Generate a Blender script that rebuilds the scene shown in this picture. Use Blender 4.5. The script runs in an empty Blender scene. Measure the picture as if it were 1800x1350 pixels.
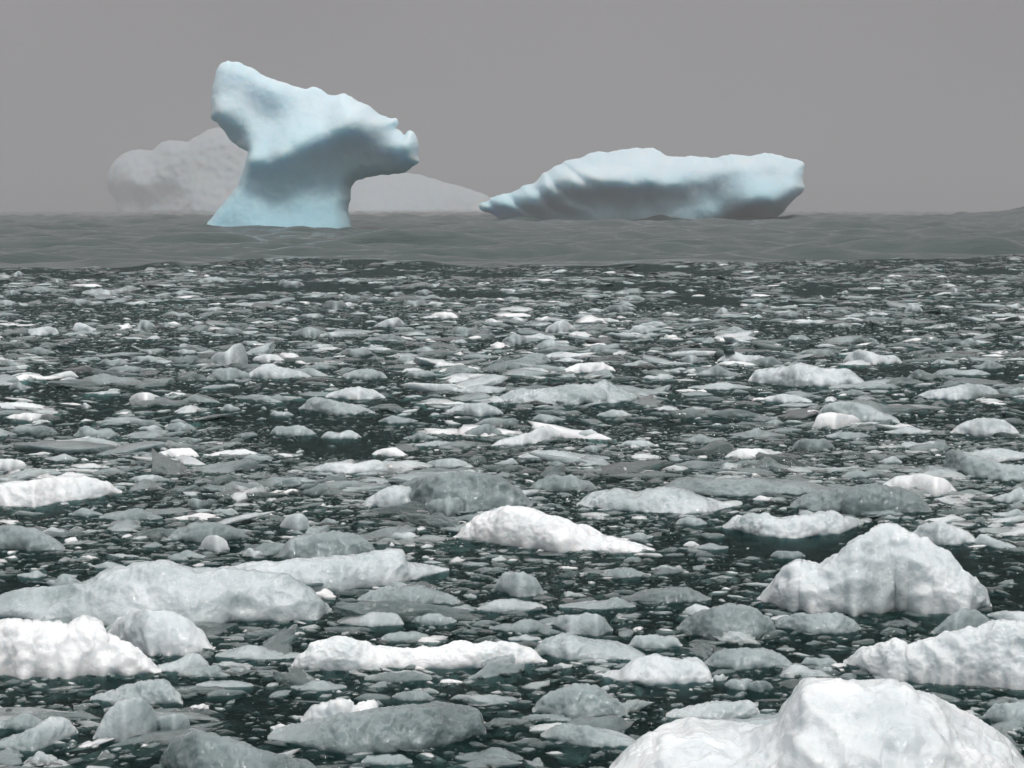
import bpy, math, random
import numpy as np
from mathutils import Vector
from mathutils.geometry import delaunay_2d_cdt

# ------------------------------------------------------------------ camera
scene = bpy.context.scene
CAM_H = 3.0
HFOV = math.radians(25.0)
F = 900.0 / math.tan(HFOV / 2)            # focal length in photo pixels (photo 1800 x 1350)
HORIZON = 369.0
PITCH = math.atan((675 - HORIZON) / F)
cam_data = bpy.data.cameras.new('camera')
cam = bpy.data.objects.new('camera', cam_data)
scene.collection.objects.link(cam)
cam.location = (0, 0, CAM_H)
cam.rotation_euler = (math.pi / 2 - PITCH, 0, 0)
cam_data.sensor_fit = 'HORIZONTAL'
cam_data.angle = HFOV
cam_data.clip_start = 0.1
cam_data.clip_end = 20000
scene.camera = cam

# ------------------------------------------------------------------ light
SUN_EL, SUN_AZ = math.radians(58), math.radians(150)     # azimuth clockwise from +Y: behind the camera, to the right
scene.world = bpy.data.worlds.new('World')
scene.world.use_nodes = True
wn = scene.world.node_tree
wn.nodes.clear()
w_out = wn.nodes.new('ShaderNodeOutputWorld')
w_bg = wn.nodes.new('ShaderNodeBackground')
w_sky = wn.nodes.new('ShaderNodeTexSky')
w_sky.sky_type = 'NISHITA'
w_sky.sun_disc = False
w_sky.sun_elevation = SUN_EL
w_sky.sun_rotation = SUN_AZ
w_sky.dust_density = 5.0
w_hs = wn.nodes.new('ShaderNodeHueSaturation')
w_hs.inputs['Saturation'].default_value = 0.12
w_geo = wn.nodes.new('ShaderNodeTexCoord')
w_sep = wn.nodes.new('ShaderNodeSeparateXYZ')
w_ramp = wn.nodes.new('ShaderNodeValToRGB')              # overcast cloud layer: about three times brighter overhead than low down
e = w_ramp.color_ramp.elements
e[0].position = 0.0; e[0].color = (0.276, 0.264, 0.272, 1)
e[1].position = 1.0; e[1].color = (1.35, 1.37, 1.39, 1)
m = e.new(0.2); m.color = (0.325, 0.315, 0.322, 1)
m = e.new(0.55); m.color = (0.85, 0.86, 0.87, 1)
w_mul = wn.nodes.new('ShaderNodeVectorMath'); w_mul.operation = 'SCALE'
w_cl = wn.nodes.new('ShaderNodeTexNoise'); w_cl.inputs['Scale'].default_value = 3.0; w_cl.inputs['Detail'].default_value = 3.0
w_cr = wn.nodes.new('ShaderNodeMapRange'); w_cr.inputs['To Min'].default_value = 5.4; w_cr.inputs['To Max'].default_value = 14.8
wn.links.new(w_geo.outputs['Generated'], w_cl.inputs['Vector']); wn.links.new(w_cl.outputs['Fac'], w_cr.inputs[0]); wn.links.new(w_cr.outputs[0], w_mul.inputs['Scale'])
w_mix = wn.nodes.new('ShaderNodeMixRGB')
w_mix.inputs['Fac'].default_value = 0.93                 # thick cloud hides nearly all of the clear sky
L = wn.links.new
L(w_sky.outputs[0], w_hs.inputs['Color'])
L(w_geo.outputs['Generated'], w_sep.inputs[0])
L(w_sep.outputs['Z'], w_ramp.inputs[0])
L(w_ramp.outputs[0], w_mul.inputs[0])
L(w_hs.outputs[0], w_mix.inputs[1])
L(w_mul.outputs[0], w_mix.inputs[2])
L(w_mix.outputs[0], w_bg.inputs['Color'])
w_bg.inputs['Strength'].default_value = 0.1
L(w_bg.outputs[0], w_out.inputs['Surface'])

sun_data = bpy.data.lights.new('sun', 'SUN')
sun_data.energy = 1.45
sun_data.angle = math.radians(10)
sun_data.color = (1.0, 0.985, 0.96)
sun = bpy.data.objects.new('sun', sun_data)
scene.collection.objects.link(sun)
sdir = Vector((math.sin(SUN_AZ) * math.cos(SUN_EL), math.cos(SUN_AZ) * math.cos(SUN_EL), math.sin(SUN_EL)))
sun.rotation_euler = sdir.to_track_quat('Z', 'Y').to_euler()

scene.view_settings.view_transform = 'Standard'
scene.view_settings.look = 'None'
scene.view_settings.gamma = 1.0
scene.view_settings.exposure = 0.0
scene.cycles.volume_bounces = 1
scene.cycles.max_bounces = 6
scene.cycles.transmission_bounces = 4
scene.cycles.use_denoising = True
scene.cycles.denoising_prefilter = 'ACCURATE'
scene.cycles.diffuse_bounces = 2
scene.cycles.caustics_reflective = False
scene.cycles.caustics_refractive = False

HAZE_DENSITY = 0.00075

# ------------------------------------------------------------------ helpers
rng = np.random.RandomState(11)
_perm = rng.permutation(512).astype(np.int64)
_grad = rng.normal(size=(512, 3)); _grad /= np.linalg.norm(_grad, axis=1)[:, None]

def perlin(p):
    p = np.asarray(p, float)
    i = np.floor(p).astype(np.int64); f = p - i
    u = f * f * f * (f * (f * 6 - 15) + 10)
    r = 0
    for dx in (0, 1):
        for dy in (0, 1):
            for dz in (0, 1):
                h = _perm[(_perm[(_perm[(i[:, 0] + dx) & 511] + i[:, 1] + dy) & 511] + i[:, 2] + dz) & 511]
                g = _grad[h]
                d = (g * (f - np.array([dx, dy, dz]))).sum(1)
                w = (u[:, 0] if dx else 1 - u[:, 0]) * (u[:, 1] if dy else 1 - u[:, 1]) * (u[:, 2] if dz else 1 - u[:, 2])
                r = r + d * w
    return r * 1.6

def fbm(p, octv=4, ridged=False):
    p = np.asarray(p, float); a, s, r = 1.0, 1.0, 0
    for k in range(octv):
        n = perlin(p * s + k * 17.3)
        r = r + a * ((1 - 2 * np.abs(n)) if ridged else n)
        a *= 0.5; s *= 2.03
    return r

def worley(p):                      # distance to nearest feature point (scalloped melt hollows)
    p = np.asarray(p, float); i = np.floor(p).astype(np.int64); best = np.full(len(p), 9.0)
    for dx in (-1, 0, 1):
        for dy in (-1, 0, 1):
            for dz in (-1, 0, 1):
                c = i + np.array([dx, dy, dz])
                h = _perm[(_perm[(_perm[c[:, 0] & 511] + c[:, 1]) & 511] + c[:, 2]) & 511]
                q = c + 0.5 + _grad[h] * 0.5
                best = np.minimum(best, ((q - p) ** 2).sum(1))
    return np.sqrt(best)

def mesh_from(name, verts, faces, mat, smooth=True, tone=None, tris=None):
    verts = np.asarray(verts, np.float32); faces = np.asarray(faces, np.int32)
    me = bpy.data.meshes.new(name)
    n, k = faces.shape
    me.vertices.add(len(verts)); me.vertices.foreach_set('co', verts.ravel())
    loops, starts = faces.ravel(), np.arange(0, n * k, k, dtype=np.int32)
    if tris is not None:
        starts = np.concatenate([starts, n * k + np.arange(len(tris), dtype=np.int32) * 3]).astype(np.int32)
        loops = np.concatenate([loops, np.asarray(tris, np.int32).ravel()]); n += len(tris)
    me.loops.add(len(loops)); me.loops.foreach_set('vertex_index', loops)
    me.polygons.add(n)
    me.polygons.foreach_set('loop_start', starts)
    me.polygons.foreach_set('use_smooth', np.full(n, smooth))
    if tone is not None:
        at = me.attributes.new('tone', 'FLOAT', 'POINT'); at.data.foreach_set('value', np.asarray(tone, np.float32))
    me.update(calc_edges=True); me.validate()
    me.materials.append(mat)
    o = bpy.data.objects.new(name, me)
    scene.collection.objects.link(o)
    return o

def tag(o, label=None, cat=None, group=None, kind=None):
    if label: o['label'] = label
    if cat: o['category'] = cat
    if group: o['group'] = group
    if kind: o['kind'] = kind
    return o

def dist_of_row(y):                 # photo row -> ground distance along +Y of flat water
    a = (675 - np.asarray(y, float)) / F
    cp, sp = math.cos(PITCH), math.sin(PITCH)
    dy = cp + a * sp; dz = -sp + a * cp
    return -CAM_H / dz * dy

def at_depth(x, y, Y):              # photo pixel at distance Y -> (X, Z)
    a = (675 - np.asarray(y, float)) / F
    cp, sp = math.cos(PITCH), math.sin(PITCH)
    dy = cp + a * sp; dz = -sp + a * cp
    return (np.asarray(x, float) - 900) / F * Y / dy, CAM_H + dz / dy * Y

# ------------------------------------------------------------------ sea surface
EDGE_X = [0, 300, 550, 700, 850, 1200, 1500, 1800]
EDGE_Y = [477, 470, 459, 465, 474, 468, 462, 454]
def edge_distance(X, Y):            # how far out the brash reaches along this bearing
    px = 900 + np.asarray(X) / np.maximum(Y, 1.0) * F
    return dist_of_row(np.interp(px, EDGE_X, EDGE_Y)) + 2.2 * np.sin(0.9 * np.asarray(X) + 1.3 * np.sin(0.37 * np.asarray(X))) + 1.2 * np.sin(2.3 * np.asarray(X))

_waves = []
for k in range(46):
    lam = rng.choice([3.2, 4.5, 6.5, 9, 13, 17]) * rng.uniform(0.8, 1.25)
    ang = rng.normal(0, 0.55) + 0.12
    _waves.append((2 * math.pi / lam, math.sin(ang), math.cos(ang), rng.uniform(0, 6.28), lam * 0.0066))
def sea_height(X, Y):
    X = np.asarray(X, float); Y = np.asarray(Y, float)
    z = 0
    for kk, sx, cy, ph, am in _waves:
        t = kk * (sx * X + cy * Y) + ph
        z = z + am * (np.sin(t) + 0.22 * np.sin(2 * t + 1.2))
    e = edge_distance(X, Y)
    s = np.clip((Y - e + 4) / 30, 0, 1); s = s * s * (3 - 2 * s)
    swell = 0.05 * np.sin(0.21 * Y + 0.05 * X) + 0.035 * np.sin(0.34 * Y - 0.09 * X + 1)
    far = 1 + np.clip((Y - 300) / 700, 0, 1) * 0.9
    if X.size > 1000:
        fl = np.stack([X.ravel() * 0.16, Y.ravel() * 0.30, X.ravel() * 0 + 2.2], 1)
        z = z + (0.11 * (fbm(fl, 3, True) - 0.4)).reshape(X.shape)
    lip = 0.18 * np.exp(-((Y - e + 2) / 7.0) ** 2)
    near = np.clip((Y - 8) / 40, 0, 1)
    big = 0.35 * np.sin(0.075 * Y + 0.012 * X + 0.6) * s
    rise = np.clip((X - 42) / 75, 0, 1); rise = rise * rise * (3 - 2 * rise)
    big = big + 3.1 * rise * np.exp(-((Y - 440 - 0.12 * X) / 30) ** 2) * (1 + 0.14 * np.sin(0.13 * X + 1))
    return z * s * far + big + swell * near + lip

def build_water(mat):
    y1 = np.concatenate([-np.geomspace(6000, 3, 12), np.arange(0, 145, 0.45), np.arange(145, 420, 0.5), np.arange(420, 760, 1.0), np.geomspace(760, 7000, 110)])
    s = np.linspace(-1, 1, 330)
    s = np.concatenate([-np.geomspace(60, 1.05, 9), s, np.geomspace(1.05, 60, 9)])
    W = np.maximum(14, 0.34 * np.abs(y1))
    X = s[None, :] * W[:, None]; X = np.where(np.abs(s)[None, :] > 1, np.sign(s)[None, :] * np.maximum(np.abs(X), 6500 * (np.abs(s)[None, :] / 60)), X)
    # outer columns must stay ordered
    X = np.sort(X, axis=1)
    Y = np.repeat(y1[:, None], len(s), 1)
    Z = sea_height(X.ravel(), Y.ravel())
    ok = (np.abs(X / np.maximum(np.abs(Y), 40)) < 0.5).ravel() & (Y.ravel() > 0)
    Z = np.where(ok, Z, 0)
    nr, nc = X.shape
    idx = np.arange(nr * nc).reshape(nr, nc)
    f = np.stack([idx[:-1, :-1], idx[:-1, 1:], idx[1:, 1:], idx[1:, :-1]], -1).reshape(-1, 4)
    e = edge_distance(X.ravel(), Y.ravel())
    tone = np.clip((e + 1.5 - Y.ravel()) / 3, 0, 1) * (Y.ravel() > -60)
    # closed body of water: side walls and a bed three metres down
    V = np.stack([X.ravel(), Y.ravel(), Z], 1)
    rim = np.concatenate([idx[0, :-1], idx[:-1, -1], idx[-1, :0:-1], idx[:0:-1, 0]])
    low = V[rim].copy(); low[:, 2] = -3.5
    n0 = len(V); nr_ = len(rim); cen = n0 + nr_
    k = np.arange(nr_); k2 = (k + 1) % nr_
    wall = np.stack([rim[k2], rim[k], n0 + k, n0 + k2], 1)
    V = np.concatenate([V, low, [[0, 0, -3.5]]])
    bed = np.stack([n0 + k2, n0 + k, np.full(nr_, cen), np.full(nr_, cen)], 1)
    tone = np.concatenate([tone, np.zeros(nr_ + 1)])
    o = mesh_from('water', V, np.concatenate([f, wall]), mat, tone=tone, tris=bed[:, :3])
    return tag(o, kind='structure')

# ------------------------------------------------------------------ materials
def nodes_of(name):
    m = bpy.data.materials.new(name); m.use_nodes = True
    nt = m.node_tree; b = nt.nodes['Principled BSDF']
    return m, nt, b

def N(nt, kind, **kw):
    n = nt.nodes.new(kind)
    for k, v in kw.items():
        if k in n.inputs: n.inputs[k].default_value = v
        else: setattr(n, k, v)
    return n

def ramp(nt, stops):
    n = nt.nodes.new('ShaderNodeValToRGB'); e = n.color_ramp.elements
    for i, (p, c) in enumerate(stops):
        el = e[i] if i < 2 else e.new(p)
        el.position = p; el.color = (c if len(c) == 4 else (*c, 1))
    return n

def math_node(nt, op, a, b=None, clamp=False):
    n = nt.nodes.new('ShaderNodeMath'); n.operation = op; n.use_clamp = clamp
    for i, v in enumerate((a, b)):
        if v is None: continue
        if isinstance(v, (int, float)): n.inputs[i].default_value = v
        else: nt.links.new(v, n.inputs[i])
    return n.outputs[0]

def ice_material(name, source, scale=1.0):
    m, nt, b = nodes_of(name); L = nt.links.new
    if source == 'attribute':
        a = N(nt, 'ShaderNodeAttribute', attribute_name='tone'); tone = a.outputs['Fac']
    else:
        oi = N(nt, 'ShaderNodeObjectInfo')
        sep = N(nt, 'ShaderNodeSeparateColor'); L(oi.outputs['Color'], sep.inputs[0]); tone = sep.outputs[0]
    geo = N(nt, 'ShaderNodeNewGeometry')
    mp = N(nt, 'ShaderNodeMapping'); L(geo.outputs['Position'], mp.inputs[0])
    n1 = N(nt, 'ShaderNodeTexNoise', Scale=1.5 * scale, Detail=4.0, Roughness=0.55); L(mp.outputs[0], n1.inputs['Vector'])
    n2 = N(nt, 'ShaderNodeTexNoise', Scale=14.0 * scale, Detail=5.0, Roughness=0.65); L(mp.outputs[0], n2.inputs['Vector'])
    v = N(nt, 'ShaderNodeTexVoronoi', Scale=16.0 * scale); v.feature = 'F1'
    dn = N(nt, 'ShaderNodeTexNoise', Scale=6.0 * scale, Detail=3.0)
    L(mp.outputs[0], dn.inputs['Vector'])
    mx = N(nt, 'ShaderNodeMixRGB', Fac=0.12); L(mp.outputs[0], mx.inputs[1]); L(dn.outputs['Color'], mx.inputs[2])
    L(mx.outputs[0], v.inputs['Vector'])
    # tone with cloudy air-bubble patches inside the ice
    s1 = math_node(nt, 'MULTIPLY', math_node(nt, 'SUBTRACT', n1.outputs['Fac'], 0.5), 0.5)
    s2 = math_node(nt, 'MULTIPLY', math_node(nt, 'SUBTRACT', n2.outputs['Fac'], 0.5), 0.10)
    t = math_node(nt, 'ADD', math_node(nt, 'ADD', tone, s1), s2, clamp=True)
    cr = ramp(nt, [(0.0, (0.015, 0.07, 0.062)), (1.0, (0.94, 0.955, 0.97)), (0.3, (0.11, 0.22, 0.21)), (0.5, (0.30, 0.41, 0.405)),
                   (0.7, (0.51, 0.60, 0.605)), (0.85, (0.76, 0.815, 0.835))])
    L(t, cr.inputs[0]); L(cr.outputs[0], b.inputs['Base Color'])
    rr = ramp(nt, [(0.0, (0.07,) * 3), (1.0, (0.5,) * 3), (0.6, (0.13,) * 3), (0.85, (0.3,) * 3)])
    L(t, rr.inputs[0]); L(rr.outputs[0], b.inputs['Roughness'])
    b.inputs['IOR'].default_value = 1.31
    tm = ramp(nt, [(0.0, (0.9,) * 3), (1.0, (0.0,) * 3), (0.5, (0.72,) * 3), (0.8, (0.25,) * 3)])
    L(t, tm.inputs[0]); L(tm.outputs[0], b.inputs['Transmission Weight'])
    b.inputs['Subsurface Weight'].default_value = 0.6
    b.inputs['Coat Weight'].default_value = 0.8
    b.inputs['Coat Roughness'].default_value = 0.05
    b.inputs['Subsurface Radius'].default_value = (0.8, 1.0, 1.1)
    b.inputs['Subsurface Scale'].default_value = 0.12
    bp = N(nt, 'ShaderNodeBump', Strength=0.45, Distance=0.012)
    h = math_node(nt, 'ADD', math_node(nt, 'MULTIPLY', n2.outputs['Fac'], 1.0), math_node(nt, 'MULTIPLY', v.outputs['Distance'], 0.7))
    L(h, bp.inputs['Height'])
    n3 = N(nt, 'ShaderNodeTexNoise', Scale=48.0 * scale, Detail=3.0, Roughness=0.6); L(mp.outputs[0], n3.inputs['Vector'])
    bp2 = N(nt, 'ShaderNodeBump', Strength=0.8, Distance=0.007)
    L(n3.outputs['Fac'], bp2.inputs['Height']); L(bp.outputs[0], bp2.inputs['Normal'])
    L(bp2.outputs[0], b.inputs['Coat Normal'])
    L(bp2.outputs[0], b.inputs['Normal'])
    return m

def water_material():
    m, nt, b = nodes_of('sea water'); L = nt.links.new
    a = N(nt, 'ShaderNodeAttribute', attribute_name='tone')
    geo = N(nt, 'ShaderNodeNewGeometry')
    ns = N(nt, 'ShaderNodeTexNoise', Scale=5.0, Detail=8.0, Roughness=0.7); L(geo.outputs['Position'], ns.inputs['Vector'])
    sl = ramp(nt, [(0.46, (0.003, 0.036, 0.032)), (0.66, (0.08, 0.165, 0.155))])
    L(ns.outputs['Fac'], sl.inputs[0])
    mix = N(nt, 'ShaderNodeMixRGB'); mix.inputs[1].default_value = (0.014, 0.038, 0.035, 1)
    L(a.outputs['Fac'], mix.inputs[0]); L(sl.outputs[0], mix.inputs[2]); L(mix.outputs[0], b.inputs['Base Color'])
    b.inputs['IOR'].default_value = 1.33
    # brash-filled water is rough at every scale and mirrors little; open water mirrors the cloud
    mr = N(nt, 'ShaderNodeMapRange'); mr.inputs['To Min'].default_value = 0.1; mr.inputs['To Max'].default_value = 0.30
    L(a.outputs['Fac'], mr.inputs[0]); L(mr.outputs[0], b.inputs['Roughness'])
    ms = N(nt, 'ShaderNodeMapRange'); ms.inputs['To Min'].default_value = 0.5; ms.inputs['To Max'].default_value = 0.06
    L(a.outputs['Fac'], ms.inputs[0]); L(ms.outputs[0], b.inputs['Specular IOR Level'])
    mp = N(nt, 'ShaderNodeMapping'); mp.inputs['Scale'].default_value = (0.35, 1.0, 1.0)
    L(geo.outputs['Position'], mp.inputs[0])
    w1 = N(nt, 'ShaderNodeTexNoise', Scale=0.8, Detail=6.0, Roughness=0.68); L(mp.outputs[0], w1.inputs['Vector'])
    bp = N(nt, 'ShaderNodeBump', Strength=1.0, Distance=0.30); L(w1.outputs['Fac'], bp.inputs['Height'])
    bp2 = N(nt, 'ShaderNodeBump', Distance=0.14); L(a.outputs['Fac'], bp2.inputs['Strength'])
    L(ns.outputs['Fac'], bp2.inputs['Height']); L(bp.outputs[0], bp2.inputs['Normal']); L(bp2.outputs[0], b.inputs['Normal'])
    # clear enough to show ice just under the surface; the body of the water swallows the rest
    tr = N(nt, 'ShaderNodeBsdfTransparent'); tr.inputs['Color'].default_value = (0.86, 0.97, 0.95, 1)
    lw = N(nt, 'ShaderNodeFresnel', IOR=1.33); L(bp2.outputs[0], lw.inputs['Normal'])
    see = math_node(nt, 'MULTIPLY', math_node(nt, 'SUBTRACT', 1.0, lw.outputs[0]), 0.8)
    see = math_node(nt, 'MULTIPLY', see, a.outputs['Fac'])
    mxs = N(nt, 'ShaderNodeMixShader'); L(see, mxs.inputs[0]); L(b.outputs[0], mxs.inputs[1]); L(tr.outputs[0], mxs.inputs[2])
    out = nt.nodes['Material Output']; L(mxs.outputs[0], out.inputs['Surface'])
    va = N(nt, 'ShaderNodeVolumeAbsorption', Density=2.6); va.inputs['Color'].default_value = (0.10, 0.66, 0.62, 1)
    L(va.outputs[0], out.inputs['Volume'])
    return m

def berg_material(name, low, high, blotch, washed_shade=0.0):
    m, nt, b = nodes_of(name); L = nt.links.new
    geo = N(nt, 'ShaderNodeNewGeometry')
    n1 = N(nt, 'ShaderNodeTexNoise', Scale=0.09, Detail=6.0, Roughness=0.55); L(geo.outputs['Position'], n1.inputs['Vector'])
    cr = ramp(nt, [(0.32, low), (0.62, high)]); L(n1.outputs['Fac'], cr.inputs[0])
    sp = N(nt, 'ShaderNodeSeparateXYZ'); L(geo.outputs['Position'], sp.inputs[0])
    zz = math_node(nt, 'ADD', sp.outputs['Z'], math_node(nt, 'MULTIPLY', n1.outputs['Fac'], washed_shade * 0.8))
    mr = N(nt, 'ShaderNodeMapRange'); mr.inputs['From Min'].default_value = washed_shade * 0.55; mr.inputs['From Max'].default_value = washed_shade * 1.7 + 0.01
    L(zz, mr.inputs[0])
    bl = N(nt, 'ShaderNodeMixRGB'); bl.inputs[1].default_value = (0.44, 0.69, 0.78, 1)  # bluer bare ice low down, also painting the teal shade of the undersides
    L(mr.outputs[0], bl.inputs[0]); L(cr.outputs[0], bl.inputs[2]); L(bl.outputs[0], b.inputs['Base Color'])
    b.inputs['Roughness'].default_value = 0.5
    b.inputs['IOR'].default_value = 1.31
    b.inputs['Specular IOR Level'].default_value = 0.3
    b.inputs['Subsurface Weight'].default_value = 1.0
    b.inputs['Subsurface Radius'].default_value = (0.5, 0.85, 1.0)
    b.inputs['Subsurface Scale'].default_value = 2.5
    n2 = N(nt, 'ShaderNodeTexNoise', Scale=1.1, Detail=8.0, Roughness=0.66); L(geo.outputs['Position'], n2.inputs['Vector'])
    bp = N(nt, 'ShaderNodeBump', Strength=0.5, Distance=blotch); L(n2.outputs['Fac'], bp.inputs['Height'])
    L(bp.outputs[0], b.inputs['Normal'])
    return m

M_CHUNK = ice_material('floating ice', 'object')
M_BRASH = ice_material('brash ice', 'attribute')
M_WATER = water_material()

build_water(M_WATER)

# ------------------------------------------------------------------ icebergs
def poly_distance(P, Q, above=-1e9):            # distance of points P to closed polyline Q (only its rim above a height)
    best = np.full(len(P), 1e9)
    for i in range(len(Q)):
        a, b = Q[i], Q[(i + 1) % len(Q)]
        if a[1] + b[1] < 2 * above: continue
        ab = b - a; t = np.clip(((P - a) @ ab) / max(ab @ ab, 1e-9), 0, 1)
        best = np.minimum(best, np.hypot(*(P - a - t[:, None] * ab).T))
    return best

def inside(P, Q):
    r = np.zeros(len(P), bool)
    for i in range(len(Q)):
        a, b = Q[i], Q[(i + 1) % len(Q)]
        c = ((a[1] > P[:, 1]) != (b[1] > P[:, 1]))
        with np.errstate(divide='ignore', invalid='ignore'):
            xx = (b[0] - a[0]) * (P[:, 1] - a[1]) / (b[1] - a[1]) + a[0]
        r ^= c & (P[:, 0] < xx)
    return r

def tps(cp, cv, P):
    cp = np.asarray(cp, float); cv = np.asarray(cv, float); n = len(cp)
    s = np.abs(cp).max() * 1.0
    def U(r): return r * r * np.log(r + 1e-9)
    K = U(np.hypot(*(cp[:, None] - cp[None]).transpose(2, 0, 1)) / s)
    A = np.zeros((n + 3, n + 3)); A[:n, :n] = K + np.eye(n) * 1e-4; A[:n, n] = 1; A[:n, n + 1:] = cp / s; A[n, :n] = 1; A[n + 1:, :n] = (cp / s).T
    w = np.linalg.solve(A, np.concatenate([cv, [0, 0, 0]]))
    return U(np.hypot(*(P[:, None] - cp[None]).transpose(2, 0, 1)) / s) @ w[:n] + w[n] + (P / s) @ w[n + 1:]

def build_berg(name, D, outline, ctrl, step, edge_r, back, rough, mat, jag=0.3, extra=None, seed=0):
    px = np.array(outline, float)
    X, Z = at_depth(px[:, 0], px[:, 1], D)
    Q = np.stack([X, Z], 1)
    Q[:, 1] = np.where(Q[:, 1] < 0.9, -2.0, Q[:, 1])        # foot runs on below the water
    # resample and roughen the rim
    R = []
    for i in range(len(Q)):
        a, b = Q[i], Q[(i + 1) % len(Q)]; n = max(1, int(np.hypot(*(b - a)) / step))
        for k in range(n): R.append(a + (b - a) * k / n)
    R = np.array(R)
    for _ in range(2): R = 0.5 * R + 0.25 * (np.roll(R, 1, 0) + np.roll(R, -1, 0))
    off = fbm(np.stack([R[:, 0] * 0.35, R[:, 1] * 0.35, np.full(len(R), seed + .3)], 1) * (1 / (step / 0.3)) ** 0.5, 4)
    T = np.roll(R, -1, 0) - np.roll(R, 1, 0); T /= np.linalg.norm(T, axis=1)[:, None] + 1e-9
    up = np.clip((R[:, 1]) / 4, 0, 1)
    R = R + np.stack([T[:, 1], -T[:, 0]], 1) * (off * jag * up)[:, None]
    g = np.arange(-0.5, 0.5, 1)
    xs = np.arange(R[:, 0].min(), R[:, 0].max(), step); zs = np.arange(R[:, 1].min(), R[:, 1].max(), step)
    G = np.stack(np.meshgrid(xs, zs), -1).reshape(-1, 2) + rng.uniform(-.2, .2, (len(xs) * len(zs), 2)) * step
    G = G[inside(G, R)]; dg = poly_distance(G, R); G = G[dg > step * 0.6]
    allp = np.concatenate([R, G]); nR = len(R)
    vs, es, fs, *_ = delaunay_2d_cdt([Vector(p) for p in allp.tolist()], [], [list(range(nR))], 1, 1e-5)
    V = np.array([[v.x, v.y] for v in vs]); Fa = np.array([f for f in fs if len(f) == 3])
    d = poly_distance(V, R); bound = d < 1e-3
    t = np.clip(poly_distance(V, R, -1.6) / edge_r, 0, 1); ef = np.sqrt(1 - (1 - t) ** 2)
    c = np.array(ctrl, float); cx, cz = at_depth(c[:, 0], c[:, 1], D)
    P3 = np.stack([V[:, 0], V[:, 1], np.full(len(V), seed * 7.7)], 1)
    depth = np.maximum(tps(np.stack([cx, cz], 1), c[:, 2], V), 0.5)
    if extra is not None: depth = depth + extra(V)
    depth = depth * ef + ef * rough * (fbm(P3 * 0.16, 5) + 0.30 * fbm(P3 * 0.7, 4, True) + 0.5 * (0.5 - worley(P3 * 0.33)) * np.clip((V[:, 1] - 6) / 6, 0, 1))
    depth = np.where(bound, 0, np.maximum(depth, 0.05))
    bk = np.where(bound, 0, (back * ef * (1 + 0.25 * fbm(P3 * 0.1 + 40, 4))))
    n = len(V)
    mp = np.arange(n); bi = np.where(~bound)[0]; mp2 = mp.copy(); mp2[bi] = n + np.arange(len(bi))
    VV = np.concatenate([np.stack([V[:, 0], D - depth, V[:, 1]], 1), np.stack([V[bi, 0], D + bk[bi], V[bi, 1]], 1)])
    # front sheet should face the camera (-Y)
    a, b, cc = VV[Fa[0]]
    if np.cross(b - a, cc - a)[1] > 0: Fa = Fa[:, ::-1]
    FF = np.concatenate([Fa, mp2[Fa][:, ::-1]])
    # front of the berg recedes with depth: keep apparent size by real scaling about its own base only
    return mesh_from(name, VV, FF, mat)

def z1(pts, ox=150, oy=70, s=2.5714):
    return [tuple([ox + p[0] / s, oy + p[1] / s] + list(p[2:])) for p in pts]

MB1 = berg_material('blue white berg ice', (0.60, 0.76, 0.83), (0.69, 0.81, 0.87), 0.22, 13.0)
MB2 = berg_material('grey blue berg ice', (0.58, 0.74, 0.81), (0.69, 0.80, 0.85), 0.4, 8.5)
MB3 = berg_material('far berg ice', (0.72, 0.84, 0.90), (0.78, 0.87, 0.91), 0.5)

main_out = z1([(518, 866), (548, 836), (585, 792), (616, 752), (670, 695), (705, 640), (725, 580), (740, 530), (744, 508), (700, 490), (648, 455), (628, 415),
    (600, 380), (570, 352), (562, 290), (572, 220), (590, 150), (605, 105), (640, 86), (700, 98), (762, 122), (790, 152), (850, 172), (900, 190), (960, 206),
    (995, 222), (1030, 210), (1070, 222), (1095, 246), (1130, 252), (1165, 244), (1200, 266), (1255, 284), (1300, 308), (1345, 335), (1385, 352),
    (1412, 343), (1416, 375), (1398, 402), (1420, 412), (1440, 432), (1465, 408), (1490, 425), (1500, 470), (1505, 520), (1518, 555), (1480, 582),
    (1420, 602), (1340, 612), (1262, 618), (1225, 635), (1205, 665), (1194, 710), (1190, 770), (1202, 828), (1204, 866)])
main_ctrl = z1([(640, 110, 2.0), (600, 250, 3.2), (640, 340, 5.0), (720, 180, 3.0), (760, 300, 3.6), (820, 350, 4.2), (700, 400, 4.2), (760, 425, 5.6), (690, 450, 1.6),
    (880, 260, 4.6), (900, 400, 6.4), (870, 480, 9.4), (1000, 260, 2.2), (1000, 350, 5.6), (1100, 300, 3.6), (1120, 380, 8.4), (1230, 370, 10.6), (1010, 475, 11.8), (930, 535, 12.6), (780, 550, 10.6),
    (1090, 430, 10.8), (1170, 405, 11.0), (1150, 490, 8.9), (1060, 540, 9.2), (960, 610, 9.0), (800, 610, 9.2), (1240, 470, 8.0), (1260, 560, 5.2), (1100, 620, 6.8),
    (1000, 690, 7.4), (1130, 720, 6.0), (800, 700, 8.6), (720, 760, 9.0), (900, 780, 9.4), (1050, 800, 8.6), (1150, 820, 7.6), (620, 830, 8.0), (850, 850, 11.5),
    (1320, 390, 7.2), (1340, 480, 5.4), (1400, 560, 2.6), (1450, 490, 5.2), (1395, 430, 3.4), (1290, 330, 6.0)])
o = build_berg('iceberg', 322, main_out, main_ctrl, 0.24, 1.8, 7.0, 0.35, MB1, jag=0.30, seed=1)
tag(o, 'tall pale blue iceberg shaped like an anvil on a narrow flared neck', 'iceberg', 'icebergs standing beyond the brash ice')

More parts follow.
